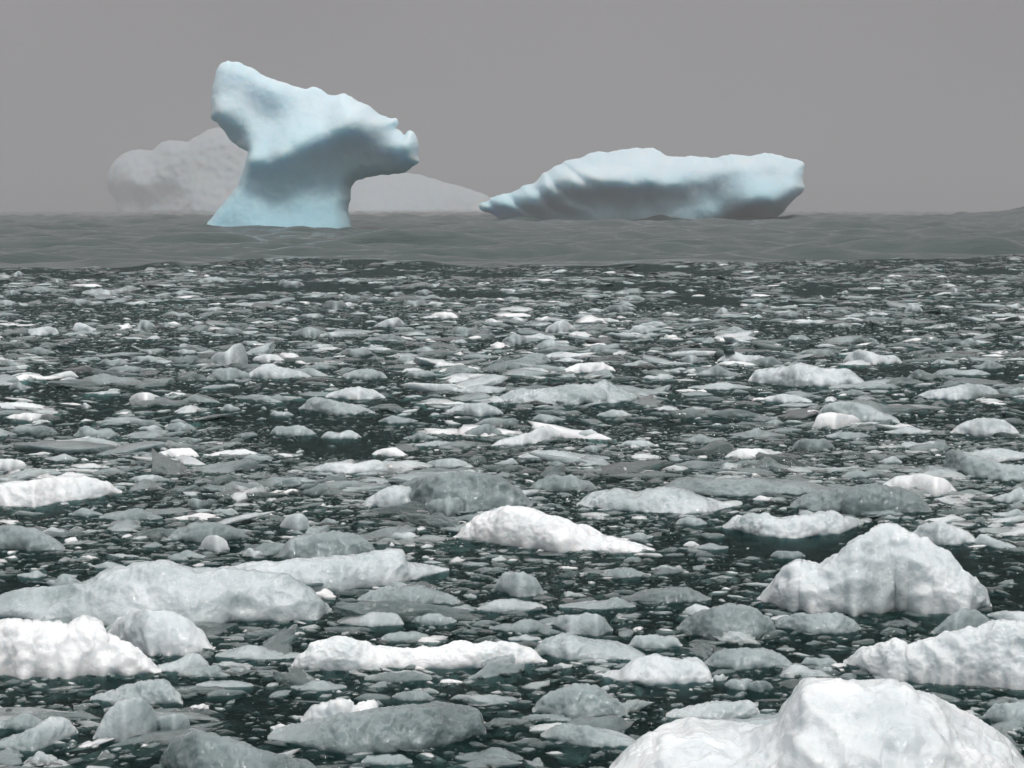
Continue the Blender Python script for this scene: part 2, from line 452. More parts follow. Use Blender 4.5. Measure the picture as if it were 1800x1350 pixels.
def z2(pts): return z1(pts, 800, 220)
right_out = z2([(105, 378), (110, 352), (148, 345), (165, 322), (240, 310), (288, 292), (320, 265), (352, 270), (400, 216), (440, 201), (480, 166), (540, 150),
    (600, 130), (642, 117), (662, 125), (740, 110), (820, 102), (880, 103), (925, 122), (960, 138), (1000, 142), (1080, 140), (1160, 145), (1240, 138),
    (1330, 140), (1395, 127), (1420, 133), (1460, 124), (1510, 145), (1560, 155), (1580, 176), (1578, 250), (1570, 300), (1540, 335), (1510, 360), (1480, 400),
    (1450, 418), (1420, 440), (1200, 446), (900, 446), (500, 446), (240, 446), (195, 418), (168, 402), (125, 392)])
right_ctrl = z2([(140, 365, 3.1), (220, 350, 6.2), (300, 320, 6.9), (260, 400, 4.6), (400, 270, 10.0), (380, 360, 6.2), (480, 210, 6.9), (520, 260, 12.3), (480, 340, 6.2), (450, 410, 4.6),
    (640, 170, 6.9), (620, 240, 14.6), (700, 260, 16.2), (760, 180, 9.2), (780, 275, 16.9), (860, 150, 6.2), (880, 255, 15.4), (930, 200, 8.5), (980, 260, 13.1), (950, 290, 12.3), (700, 340, 8.8), (600, 330, 8.8), (850, 340, 8.8),
    (650, 410, 8.8), (850, 410, 9.5), (1000, 330, 9.5), (1050, 410, 9.5), (1080, 200, 10.0), (1100, 270, 10.8), (1150, 320, 7.7), (1200, 200, 9.2), (1250, 300, 13.1), (1290, 360, 15.4), (1400, 250, 10.8), (1450, 170, 6.2),
    (1400, 350, 15.4), (1300, 405, 6.2), (1430, 400, 4.6), (1500, 250, 10.0), (1540, 200, 6.2), (1520, 320, 10.8), (1180, 410, 8.0)])
def ribs(V):
    pz = np.stack([V[:, 0] * 0.09, V[:, 1] * 0.16, V[:, 0] * 0 + 4.4], 1)
    s = np.clip((21 - V[:, 0]) / 8, 0, 1) * np.clip((V[:, 1] - 1) / 3, 0, 1)
    return 0.9 * fbm(pz, 2) + s * 2.6 * np.abs(np.sin((V[:, 0] * 0.75 + V[:, 1] * 0.9) * 0.62 + 0.8 * perlin(np.stack([V[:, 0] * .2, V[:, 1] * .2, V[:, 0] * 0], 1))))
o = build_berg('iceberg', 520, right_out, right_ctrl, 0.42, 3.8, 15.0, 0.3, MB2, jag=0.45, extra=ribs, seed=2)
tag(o, 'long low iceberg with overhanging top and ribbed left end, right of the tall one', 'iceberg', 'icebergs standing beyond the brash ice')

far_out = [(212, 386), (205, 355), (190, 335), (188, 312), (195, 290), (215, 270), (245, 262), (268, 266), (283, 249), (300, 246), (330, 250), (360, 230),
    (385, 222), (420, 236), (500, 268), (600, 300), (700, 303), (740, 307), (780, 319), (820, 331), (860, 345), (905, 366), (930, 386)]
far_ctrl = [(210, 300, 38), (230, 360, 34), (260, 280, 30), (262, 330, 64), (270, 370, 41), (300, 270, 34), (320, 320, 49), (350, 280, 41), (360, 350, 72), (400, 260, 34),
    (400, 320, 57), (500, 320, 57), (600, 340, 64), (660, 330, 30), (680, 360, 64), (740, 325, 26), (780, 350, 45), (850, 365, 30), (300, 345, 38), (320, 372, 57), (250, 382, 62), (400, 382, 90), (600, 382, 90), (760, 382, 70), (870, 381, 45)]
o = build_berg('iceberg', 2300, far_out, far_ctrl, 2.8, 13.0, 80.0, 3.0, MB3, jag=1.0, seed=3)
tag(o, 'faint broad iceberg dimmed by fog, standing behind the tall anvil-shaped one', 'iceberg', 'icebergs standing beyond the brash ice')

# ------------------------------------------------------------------ floating ice chunks
def loft(top, bot, seed, rough=1.0, steep=0.6, res=1.0, thick=0.5):
    """top / bot: outlines in photo pixels, left to right. Returns vertices, faces of a closed lump floating in the sea."""
    top = np.array(top, float); bot = np.array(bot, float)
    x0 = min(top[0, 0], bot[0, 0]); x1 = max(top[-1, 0], bot[-1, 0]); Wpx = x1 - x0
    nu = int(np.clip(Wpx / 2.4 * res, 18, 300)); nv_f = int(np.clip(nu * 0.26, 8, 60)); nv_b = max(5, nv_f // 2)
    u = 0.5 - 0.5 * np.cos(np.linspace(0.0, math.pi, nu)); u = 0.35 * u + 0.65 * np.linspace(0, 1, nu)
    xs = x0 + u * Wpx
    yt = np.interp(xs, top[:, 0], top[:, 1]); yb = np.interp(xs, bot[:, 0], bot[:, 1])
    k = np.array([.25, .5, .25])
    for _ in range(2):
        yt[1:-1] = np.convolve(yt, k, 'valid'); yb[1:-1] = np.convolve(yb, k, 'valid')
    hh = np.maximum(yb - yt, 0); hm = max(hh.max(), 3)
    fx = xs / (0.10 * Wpx + 8)
    endf = np.sqrt(np.clip(1 - np.abs(2 * u - 1) ** 9, 0, 1))
    yt_s = yb - np.maximum(yb - yt, 0.4) * endf - 0.02; yb_s = yb
    yt = yt + rough * 0.06 * hm * fbm(np.stack([fx * 2.2, fx * 0 + seed * 1.7, fx * 0], 1), 4)
    yb = yb + min(rough, 1.0) * 0.035 * hm * fbm(np.stack([fx * 1.5, fx * 0 + seed * 2.9, fx * 0 + 7], 1), 2)
    yt = yb - np.maximum(yb - yt, 0.4) * endf - 0.02
    Df = dist_of_row(yb_s); Df_j = dist_of_row(yb) - Df
    mpp = Df.mean() / F
    W = Wpx * mpp
    hump = np.sqrt(np.clip(1 - (2 * u - 1) ** 2, 0, 1))
    jit = 1 + 0.25 * perlin(np.stack([u * 3 + seed, u * 0, u * 0 + seed * .37], 1))
    Tm = thick * W * hump ** 0.8 * jit + 0.01
    z0 = (yb_s - yt_s) / F * Df
    slope = CAM_H / Df
    c = np.minimum(0.5 * Tm, 0.62 * z0 / slope)
    c = np.maximum(c, 0.25 * z0)
    c[1:-1] = np.convolve(c, k, 'valid')
    Yc = Df + c
    zc = np.maximum(at_depth(xs, yt_s, Yc)[1], 0.01); zj = np.maximum(at_depth(xs, yt, Yc)[1], 0.01) - zc
    zj = np.clip(zj, -0.6 * zc, None)
    back = np.maximum(0.5 * Tm, 0.35 * zc)
    sink = (0.10 * W + 0.05) * hump ** 0.8 + 0.004
    foot = 1.0 + 0.75 * ((seed * 0.618) % 1.0) * (0.5 if Wpx > 300 else 1)
    rows = []
    # below water, front
    rows.append((Df + 0.3 * c, -sink, 0.0))
    rows.append((Df + Df_j - 0.02 * c, -0.4 * sink, 0.0))
    for t in np.linspace(0, 1, nv_f):
        th = t * math.pi / 2
        rows.append((Df + Df_j * (1 - t) ** 3 + c * (1 - math.cos(th) ** (2 * steep)), (zc + zj * t ** 5) * math.sin(th) ** foot, math.sin(math.pi * t) * 0.8 + 0.35 * t))
    for t in np.linspace(0, 1, nv_b)[1:]:
        th = t * math.pi / 2
        rows.append((Yc + back * math.sin(th), (zc + zj * (1 - t) ** 3) * math.cos(th), 0.35 * (1 - t) + 0.4 * math.sin(math.pi * t)))
    rows.append((Yc + back * 0.9, -sink, 0.0))
    Y = np.array([r[0] for r in rows]); Z = np.array([r[1] for r in rows]); amp = np.array([r[2] for r in rows])
    X = (xs[None, :] - 900) / F * Y / math.cos(PITCH) * 0 + np.array([at_depth(xs, yb, y)[0] for y in Y])
    nr = len(rows)
    V = np.stack([X, Y, Z], -1).reshape(-1, 3)
    idx = np.arange(nr * nu).reshape(nr, nu)
    # normals (finite difference) for displacement
    G = V.reshape(nr, nu, 3)
    du = np.gradient(G, axis=1); dv = np.gradient(G, axis=0)
    nn = np.cross(du, dv); nn /= np.linalg.norm(nn, axis=-1)[..., None] + 1e-9
    nn[nn[..., 2] < -0.9] *= -1
    size = math.sqrt(W * max(zc.max(), 0.02))
    q = V / size
    sd = seed * 3.17
    n = 0.13 * fbm(q * 1.3 + sd, 4) + 0.13 * (0.55 - worley(q * np.array([2.2, 2.2, 3.4]) + sd)) + 0.075 * fbm(q * 4.0 + sd, 4, True)
    Ez = np.minimum(1, 6 * hump)[None, :] * amp[:, None]
    disp = n.reshape(nr, nu) * size * 0.55 * rough * Ez
    disp = np.clip(disp, -0.35 * zc[None, :], 0.35 * zc[None, :])
    G = G + nn * disp[..., None]
    # the swell lifts the whole chunk
    V = G.reshape(-1, 3)
    cx, cy = V[:, 0].mean(), Df.mean()
    V[:, 2] += float(sea_height(np.array([cx]), np.array([cy]))[0])
    f = np.stack([idx[:-1, :-1], idx[:-1, 1:], idx[1:, 1:], idx[1:, :-1]], -1).reshape(-1, 4)
    # close bottom between first and last row
    f2 = np.stack([idx[-1, :-1], idx[-1, 1:], idx[0, 1:], idx[0, :-1]], -1)
    return V, np.concatenate([f, f2])

GROUP = 'loose ice chunks afloat in the brash field'
footprints = []                                              # (x, y, w) in metres, so that loose brash keeps clear
chunk_list = []
def add_chunk(top, bot, tone, label, seed, **kw):
    tone = tone + 0.42 * max(0.0, 0.78 - tone)
    V, Fc = loft(top, bot, seed, **kw)
    c = V.mean(0); base = V[:, 2].min()
    org = np.array([c[0], c[1], 0.0])
    o = mesh_from('ice_chunk', V - org, Fc, M_CHUNK)
    o.location = org
    o.color = (tone, tone, tone, 1)
    tag(o, label, 'ice chunk', GROUP)
    xs = [p[0] for p in top]; ys = [p[1] for p in top] + [p[1] for p in bot]
    chunk_list.append((0.5 * (min(xs) + max(xs)), 0.5 * (min(ys) + max(ys)), max(xs) - min(xs), max(ys) - min(ys), tone, label))
    footprints.append((c[0], c[1], 0.5 * (V[:, 0].max() - V[:, 0].min()), 0.5 * (V[:, 1].max() - V[:, 1].min())))
    return o

# traced chunks: top outline, waterline, tone, label, loft options
T = []
def tr(top, bot, tone, label, **kw): T.append((top, bot, tone, label, kw))
tr([(1070,1352),(1120,1308),(1170,1286),(1220,1288),(1300,1305),(1345,1292),(1370,1268),(1385,1235),(1410,1193),(1440,1188),(1500,1198),(1580,1216),(1650,1245),(1710,1280),(1760,1300),(1815,1352)],
   [(1070,1358),(1200,1390),(1400,1420),(1600,1425),(1750,1390),(1815,1358)], 0.93, 'biggest white snowy ice mound filling the bottom right corner', rough=0.8, steep=0.7, thick=0.6)
tr([(1330,1045),(1370,1018),(1400,993),(1440,997),(1480,970),(1510,938),(1545,925),(1572,921),(1600,938),(1622,945),(1660,966),(1690,1000),(1715,1004),(1735,1035),(1744,1062)],
   [(1330,1055),(1400,1074),(1500,1080),(1560,1074),(1640,1077),(1700,1080),(1744,1066)], 0.86, 'pyramid-shaped pale blue ice block, tallest in the ice field', rough=0.85, steep=0.6, thick=0.42)
tr([(797,942),(825,918),(850,900),(890,892),(930,895),(985,910),(1030,928),(1060,942),(1100,950),(1152,965)],
   [(797,945),(850,952),(920,962),(980,971),(1040,965),(1080,974),(1120,971),(1152,968)], 1.0, 'bright white ice chunk with long right tail in mid-field', rough=0.8, thick=0.35)
tr([(-40,1058),(40,1040),(100,1035),(160,1022),(210,1002),(270,993),(310,998),(340,1010),(430,1003),(500,1010),(540,1030),(575,1050),(584,1070)],
   [(-40,1085),(60,1092),(180,1100),(340,1103),(440,1092),(560,1089),(584,1074)], 0.80, 'huge smooth pale blue ice floe at the left edge with rounded right end', rough=0.75, steep=0.8, thick=0.3)
tr([(330,1012),(400,997),(500,988),(600,980),(690,967),(708,968),(716,990),(790,999)],
   [(330,1025),(450,1042),(600,1040),(700,1026),(790,1003)], 0.80, 'long pale plank of ice with upturned tip behind the huge blue floe', rough=0.7, thick=0.3)
tr([(-40,1095),(0,1092),(60,1098),(120,1101),(150,1085),(175,1098),(184,1118),(232,1135),(262,1160),(284,1178)],
   [(-40,1183),(30,1191),(110,1193),(170,1187),(230,1188),(284,1181)], 0.97, 'large white rough ice slab at the left edge, below the huge blue floe', rough=1.0, thick=0.45)
tr([(185,1108),(210,1085),(260,1072),(310,1078),(340,1095),(362,1118),(378,1142)],
   [(185,1122),(260,1152),(330,1153),(378,1145)], 0.93, 'cloudy domed ice lump leaning against the huge blue floe', rough=0.7)
tr([(512,1165),(525,1142),(545,1125),(600,1119),(640,1128),(665,1142),(720,1140),(790,1138),(800,1132),(830,1135),(880,1130),(915,1132),(940,1145),(962,1161)],
   [(512,1172),(550,1179),(620,1178),(680,1172),(760,1176),(850,1173),(900,1170),(962,1165)], 0.93, 'long white log-like ice bar in the lower middle', rough=1.0, thick=0.18)
tr([(1482,1158),(1520,1140),(1560,1130),(1585,1127),(1592,1142),(1610,1131),(1680,1110),(1740,1100),(1780,1094),(1840,1090)],
   [(1482,1164),(1520,1178),(1560,1196),(1650,1202),(1740,1206),(1840,1212)], 0.90, 'wide white ice slab with notched top at the right edge', rough=1.0, thick=0.35)
tr([(1637,1110),(1660,1088),(1690,1068),(1720,1073),(1740,1090),(1750,1102)], [(1637,1112),(1680,1120),(1750,1106)], 0.60, 'grey triangular ice dome between the pyramid block and the notched slab', rough=0.7)
tr([(1735,1078),(1760,1074),(1840,1076)], [(1735,1082),(1780,1095),(1840,1097)], 0.8, 'flat pale ice strip at the right edge behind the notched slab')
tr([(1188,1102),(1225,1078),(1280,1064),(1320,1065),(1350,1083),(1368,1108)], [(1188,1106),(1260,1126),(1330,1125),(1368,1112)], 0.56, 'wet grey ice dome left of and below the pyramid block')
tr([(1362,1086),(1400,1078),(1440,1080),(1470,1077),(1500,1088),(1514,1102)], [(1362,1100),(1420,1114),(1480,1114),(1514,1106)], 0.55, 'low wet grey ice hump directly below the pyramid block')
tr([(1236,1162),(1260,1145),(1300,1139),(1350,1143),(1380,1155),(1398,1170)], [(1236,1168),(1290,1176),(1360,1172),(1398,1173)], 0.68, 'smooth pale grey ice lens above the biggest white mound')
tr([(1045,1180),(1090,1183),(1120,1160),(1150,1152),(1190,1162),(1225,1158),(1245,1172),(1254,1195)], [(1045,1184),(1100,1200),(1180,1202),(1254,1198)], 0.86, 'white ice chunk with left spur, right of the long white bar')
tr([(938,1140),(960,1122),(1000,1115),(1025,1125),(1080,1130),(1120,1145),(1142,1156)], [(938,1146),(1000,1160),(1080,1158),(1142,1160)], 0.75, 'wet pale ice chunk touching the right end of the long white bar')
tr([(968,1092),(985,1080),(1010,1082),(1030,1077),(1055,1080),(1078,1104)], [(968,1096),(1000,1113),(1050,1118),(1078,1108)], 0.74, 'small heart-shaped pale ice lump above the long white bar', rough=0.6)
tr([(592,1092),(620,1077),(660,1075),(700,1078),(710,1092)], [(592,1095),(650,1102),(710,1098)], 0.78, 'smooth flat pale ice cake right of the huge blue floe', rough=0.5)
tr([(838,1068),(870,1056),(900,1054),(940,1060),(962,1066)], [(838,1072),(890,1078),(962,1070)], 0.78, 'thin pale ice lens in the centre of the lower field')
tr([(868,1030),(885,1008),(915,1005),(940,1015),(956,1038)], [(868,1035),(910,1050),(956,1045)], 0.68, 'grey lumpy ice block below the bright white tailed chunk')
tr([(628,1050),(680,1034),(740,1032),(790,1045),(810,1055)], [(628,1056),(720,1067),(810,1060)], 0.52, 'flat wet grey ice pan just right of the huge blue floe')
tr([(636,882),(665,862),(700,852),(740,855),(785,878)], [(636,886),(700,890),(785,884)], 0.82, 'pale ice wedge in front of the big mottled wet dome')
tr([(680,865),(720,842),(770,832),(830,828),(870,838),(905,858),(938,880)], [(680,880),(780,898),(860,896),(938,886)], 0.50, 'big mottled wet grey ice dome behind the bright white tailed chunk', rough=1.0)
tr([(733,893),(760,876),(800,872),(828,880)], [(733,897),(790,906),(828,893)], 0.58, 'small grey ice lump below the big mottled wet dome')
tr([(1013,882),(1040,865),(1080,860),(1120,868),(1160,857),(1200,862),(1240,878),(1270,885),(1305,876)], [(1013,886),(1080,896),(1160,900),(1240,902),(1305,884)], 0.80, 'long undulating pale ice floe right of the big mottled wet dome')
tr([(1270,920),(1310,903),(1345,901),(1375,913),(1405,908),(1440,903),(1468,905),(1480,912),(1518,909)], [(1270,926),(1340,942),(1400,946),(1480,936),(1518,920)], 0.82, 'lumpy glistening pale ice floe above the pyramid block', rough=1.4)
tr([(1546,852),(1575,836),(1620,831),(1660,840),(1682,856)], [(1546,855),(1600,862),(1645,872),(1682,864)], 0.98, 'smooth bright white ice cap in the right mid-field', rough=0.5)
tr([(1598,942),(1615,922),(1650,917),(1690,930),(1720,950)], [(1598,946),(1650,958),(1720,953)], 0.80, 'pale ice dome just behind the pyramid block at its right')
tr([(1712,950),(1725,936),(1745,946),(1787,960)], [(1712,955),(1750,962),(1787,963)], 0.78, 'jagged little pale ice tail right of the pyramid block')
tr([(1388,880),(1450,862),(1520,852),(1580,855),(1615,868),(1638,890)], [(1388,890),(1500,905),(1638,897)], 0.42, 'broad dark grey half-sunk ice pan beside the smooth white cap')
tr([(1150,858),(1200,841),(1300,842),(1400,846),(1470,858)], [(1150,862),(1300,872),(1470,863)], 0.46, 'long dark grey half-sunk ice pan behind the undulating pale floe')
tr([(1428,750),(1436,728),(1460,724),(1500,730),(1515,738)], [(1428,753),(1470,754),(1515,742)], 0.98, 'blocky white ice cube against a grey slab in the right mid-field', rough=0.4, steep=0.4)
tr([(1436,728),(1450,710),(1500,708),(1535,716),(1550,728),(1582,738)], [(1436,735),(1510,742),(1582,744)], 0.72, 'grey ice slab behind the blocky white cube')
tr([(1670,758),(1700,740),(1730,733),(1765,738),(1792,758)], [(1670,760),(1730,767),(1792,762)], 0.86, 'rounded pale ice dome at the right edge, level with the white cube')
tr([(1315,668),(1330,655),(1380,652),(1405,645),(1440,655),(1490,655),(1527,682)], [(1315,676),(1400,686),(1480,684),(1527,686)], 0.82, 'wide pale ice slab high in the right mid-field', rough=0.8)
tr([(1612,696),(1660,688),(1700,680),(1740,683),(1757,694)], [(1612,703),(1680,708),(1757,700)], 0.78, 'pale ice slab right of the wide one, near the right edge')
tr([(1482,630),(1500,615),(1515,612),(1540,622),(1575,622),(1586,630)], [(1482,634),(1530,640),(1586,636)], 0.84, 'white twin-lobed ice chunk behind the wide pale slab')
tr([(1260,628),(1285,613),(1310,620),(1346,622)], [(1260,631),(1310,632),(1346,628)], 0.84, 'white ice sliver with raised left bump in the right far field')
tr([(868,705),(910,690),(960,688),(1010,685),(1040,683),(1062,672),(1085,688),(1140,702)], [(868,710),(950,716),(1050,714),(1140,708)], 0.76, 'broad pale ice floe with a small central peak in mid-field', rough=1.2)
tr([(783,724),(815,712),(850,710),(885,726)], [(783,727),(840,734),(885,730)], 0.83, 'pale lens-shaped ice chunk at the left foot of the peaked floe')
tr([(808,692),(840,683),(900,690)], [(808,695),(860,698),(900,694)], 0.78, 'thin pale ice sliver behind the peaked floe')
tr([(990,652),(1015,642),(1060,640),(1082,652)], [(990,656),(1040,658),(1082,655)], 0.98, 'bright white ice lens in the far middle, above the peaked floe')
tr([(898,656),(920,650),(950,651),(966,657)], [(898,659),(930,663),(966,660)], 0.82, 'pale ice lens just left of the bright far lens')
tr([(738,628),(760,633),(800,638),(816,636)], [(738,632),(770,643),(816,640)], 0.95, 'white curved ice sliver raised at its left end')
tr([(572,700),(600,690),(630,686),(660,692),(678,702)], [(572,704),(630,708),(678,705)], 0.86, 'pale ice hump behind a lower one, left mid-field')
tr([(524,718),(550,702),(580,706),(620,716),(660,726)], [(524,722),(590,732),(660,729)], 0.72, 'low pale ice wedge in front of the pale hump, left mid-field')
tr([(365,632),(380,619),(400,618),(410,604),(424,601),(434,612),(436,630)], [(365,638),(400,645),(436,640)], 0.78, 'pale ice lump with a round knob on its right side', rough=0.5)
tr([(434,662),(455,650),(478,645),(500,652),(548,664)], [(434,668),(480,671),(548,668)], 0.82, 'white peaked ice chunk below the knobbed lump')
tr([(362,668),(385,654),(410,652),(440,662)], [(362,672),(400,675),(440,671)], 0.62, 'grey ice wedge left of the white peaked chunk')
tr([(444,626),(465,619),(485,620),(500,628)], [(444,630),(470,633),(500,631)], 0.92, 'small bright ice lens right of the knobbed lump')
tr([(227,704),(240,696),(262,695),(292,707)], [(227,709),(255,716),(292,710)], 0.92, 'stubby white ice chunk alone in the left mid-field', rough=0.5)
tr([(-20,714),(30,711),(60,714),(88,720)], [(-20,722),(30,723),(88,723)], 0.92, 'upper of two white ice strips at the left edge')
tr([(12,732),(50,728),(80,729),(100,733)], [(12,737),(55,741),(100,736)], 0.92, 'lower of two white ice strips at the left edge')
tr([(268,795),(300,785),(335,783),(350,795)], [(268,797),(310,800),(350,799)], 0.97, 'bright white ice sliver in the left mid-field')
tr([(368,794),(395,788),(430,786),(457,793)], [(368,797),(410,798),(457,796)], 0.9, 'thin white ice strip right of the bright white sliver')
tr([(-20,803),(20,802),(40,806),(48,815)], [(-20,820),(15,823),(48,818)], 0.95, 'white ice nub at the left edge, above the big white floe')
tr([(-40,850),(40,844),(90,836),(140,835),(190,843),(215,858)], [(-40,884),(60,889),(100,880),(160,872),(215,862)], 0.95, 'big smooth white ice floe at the left edge in mid-field', rough=0.7, thick=0.4)
tr([(492,920),(505,905),(530,901),(543,910),(545,925)], [(492,924),(520,931),(545,929)], 0.82, 'small cubic pale ice block left of the bright tailed chunk', rough=0.5)
tr([(352,955),(362,942),(382,940),(400,950),(404,962)], [(352,962),(380,970),(404,966)], 0.84, 'small round pale ice knob above the huge blue floe', rough=0.5)
tr([(548,815),(580,810),(620,812),(650,805),(672,806),(681,817)], [(548,823),(610,829),(681,823)], 0.86, 'pale ice bar with raised right end in the left mid-field')
tr([(654,793),(672,785),(695,783),(716,795)], [(654,795),(690,798),(716,797)], 0.98, 'small bright white ice lens above the raised-end bar')
tr([(864,778),(900,765),(930,760),(948,748),(965,746),(990,760)], [(864,782),(920,780),(990,766)], 0.84, 'pale ice chunk rising to a round right head')
tr([(1012,766),(1025,755),(1040,752),(1056,765)], [(1012,768),(1035,769),(1056,768)], 0.78, 'small pale peaked ice bit right of the round-headed chunk')
tr([(910,798),(945,790),(975,789),(1020,797),(1072,800)], [(910,801),(980,804),(1072,803)], 0.78, 'thin long pale ice strip below the round-headed chunk')
tr([(1274,798),(1300,786),(1340,787),(1355,794)], [(1274,801),(1320,804),(1355,801)], 0.96, 'bright white ice lens below and left of the white cube')
tr([(1338,705),(1365,698),(1390,698),(1428,708)], [(1338,708),(1380,713),(1428,711)], 0.82, 'pale ice lens left of the blocky white cube')
tr([(1660,800),(1664,781),(1690,795),(1730,805),(1760,815),(1830,820)], [(1660,820),(1700,835),(1760,844),(1830,845)], 0.58, 'grey irregular ice sheet with a spike on its left, right edge')
tr([(163,1295),(188,1252),(212,1231),(250,1227),(276,1243),(277,1275)], [(163,1300),(220,1306),(260,1295),(277,1282)], 0.70, 'brownish-grey domed ice lump in the lower left', rough=0.6)
tr([(272,1262),(300,1257),(330,1255),(334,1268)], [(272,1280),(305,1288),(334,1276)], 0.78, 'small cream ice bit right of the brownish-grey dome')
tr([(158,1226),(200,1218),(240,1203),(285,1198),(315,1218),(322,1232)], [(158,1230),(240,1236),(322,1238)], 0.74, 'rugged ice ridge behind the brownish-grey dome', rough=1.6)
tr([(-10,1306),(40,1290),(90,1262),(120,1266),(138,1282)], [(-10,1318),(60,1320),(138,1290)], 0.66, 'sloping grey ice wedge left of the brownish-grey dome')
tr([(280,1322),(310,1295),(345,1286),(400,1300),(450,1320),(560,1345)], [(280,1345),(350,1380),(460,1385),(560,1360)], 0.42, 'dark wet ice back rising at the bottom left of centre', rough=0.8)
tr([(528,1262),(560,1240),(600,1230),(625,1240),(655,1232),(668,1245)], [(528,1268),(600,1278),(668,1258)], 0.9, 'crinkled white ice crust on the long grey slab at bottom centre', rough=2.0)
tr([(470,1285),(560,1272),(680,1245),(760,1242),(835,1240),(855,1270)], [(470,1300),(600,1325),(740,1320),(855,1290)], 0.54, 'long grey wet ice slab at the bottom, left of centre', rough=1.2)
tr([(935,1245),(960,1222),(1010,1202),(1050,1208),(1085,1235),(1104,1252)], [(935,1250),(1010,1262),(1104,1258)], 0.58, 'wet grey ice mound with glints below the left-spurred chunk')
tr([(950,1290),(990,1274),(1030,1277),(1080,1290),(1125,1305)], [(950,1295),(1030,1312),(1125,1312)], 0.66, 'grey ice lens at the bottom, left of the biggest white mound')
tr([(1170,1252),(1215,1243),(1270,1236),(1320,1233),(1336,1240)], [(1170,1260),(1260,1268),(1336,1258)], 0.84, 'thin white ice strip directly left of the biggest mound top', rough=1.4)
tr([(1200,1280),(1240,1267),(1300,1270),(1360,1262),(1395,1270)], [(1200,1290),(1290,1300),(1395,1295)], 0.68, 'wet pale ice ledge behind the biggest white mound')
tr([(1728,1255),(1745,1236),(1800,1233),(1840,1240)], [(1728,1260),(1770,1275),(1840,1272)], 0.64, 'grey ice block at the right edge behind the biggest mound')
tr([(488,972),(520,945),(570,935),(620,938),(655,955),(662,975)], [(488,980),(560,988),(662,983)], 0.58, 'grey smooth ice dome behind the upturned pale plank')
tr([(-30,930),(20,922),(60,930),(90,945),(115,960)], [(-30,960),(50,968),(115,965)], 0.54, 'dull grey ice hump at the left edge, below the big smooth white floe')
tr([(295,940),(340,918),(390,920),(440,935)], [(295,947),(370,953),(440,942)], 0.56, 'flat grey ice hump behind the small round knob')
tr([(143,508),(165,506),(200,508),(225,501),(250,503)], [(143,515),(190,517),(250,507)], 0.75, 'long curved pale ice chunk far off at the left')
tr([(754,556),(770,549),(795,550),(806,557)], [(754,558),(780,560),(806,559)], 0.96, 'bright white ice lens far off, left of centre')
tr([(658,572),(680,562),(700,558),(712,568)], [(658,574),(690,576),(712,572)], 0.84, 'pale ice chunk far off, left of the bright white lens')
tr([(958,580),(975,567),(990,562),(1012,576)], [(958,584),(985,586),(1012,582)], 0.84, 'peaked pale ice chunk far off, near the centre')
tr([(230,602),(248,612),(290,610),(314,603)], [(230,606),(262,620),(314,610)], 0.7, 'pale boomerang-shaped ice piece with both ends upturned')
tr([(30,583),(60,576),(85,572),(104,578)], [(30,587),(70,588),(104,586)], 0.82, 'pale ice bar with round right end, far left')
tr([(127,580),(134,564),(150,568),(170,580)], [(127,583),(150,584),(170,583)], 0.82, 'pale ice nub with small peak, far left')
tr([(240,575),(246,560),(262,562),(275,572)], [(240,577),(258,578),(275,577)], 0.78, 'little ice stump with raised left side, far left')
tr([(1258,553),(1266,543),(1274,542),(1283,553)], [(1258,555),(1270,556),(1283,555)], 0.85, 'tiny peaked white ice bit far off, right of centre')
tr([(1105,582),(1118,572),(1132,572),(1148,582)], [(1105,585),(1125,586),(1148,585)], 0.82, 'small pale ice dome far off beneath the right iceberg')
tr([(1590,545),(1600,535),(1612,537),(1622,544)], [(1590,547),(1605,548),(1622,547)], 0.82, 'small pale ice bump far off towards the right')
tr([(640,1190),(690,1182),(730,1180),(760,1190)], [(640,1196),(700,1200),(760,1195)], 0.42, 'dark grey ice pan directly below the long white bar')
tr([(1310,1205),(1325,1196),(1345,1195),(1360,1206)], [(1310,1210),(1335,1216),(1360,1210)], 0.45, 'clear glassy ice bit left of the biggest mound summit')
tr([(275,1172),(310,1165),(335,1148),(355,1152),(368,1168)], [(275,1180),(320,1182),(368,1174)], 0.78, 'pale ice nub at the foot of the cloudy domed lump')

LANDMARKS = {}
for i, (top, bot, tone, label, kw) in enumerate(T):
    add_chunk(top, bot, tone, label, 5 + i, res=1.25 if (top[-1][0] - top[0][0]) > 150 else 1.0, **kw)

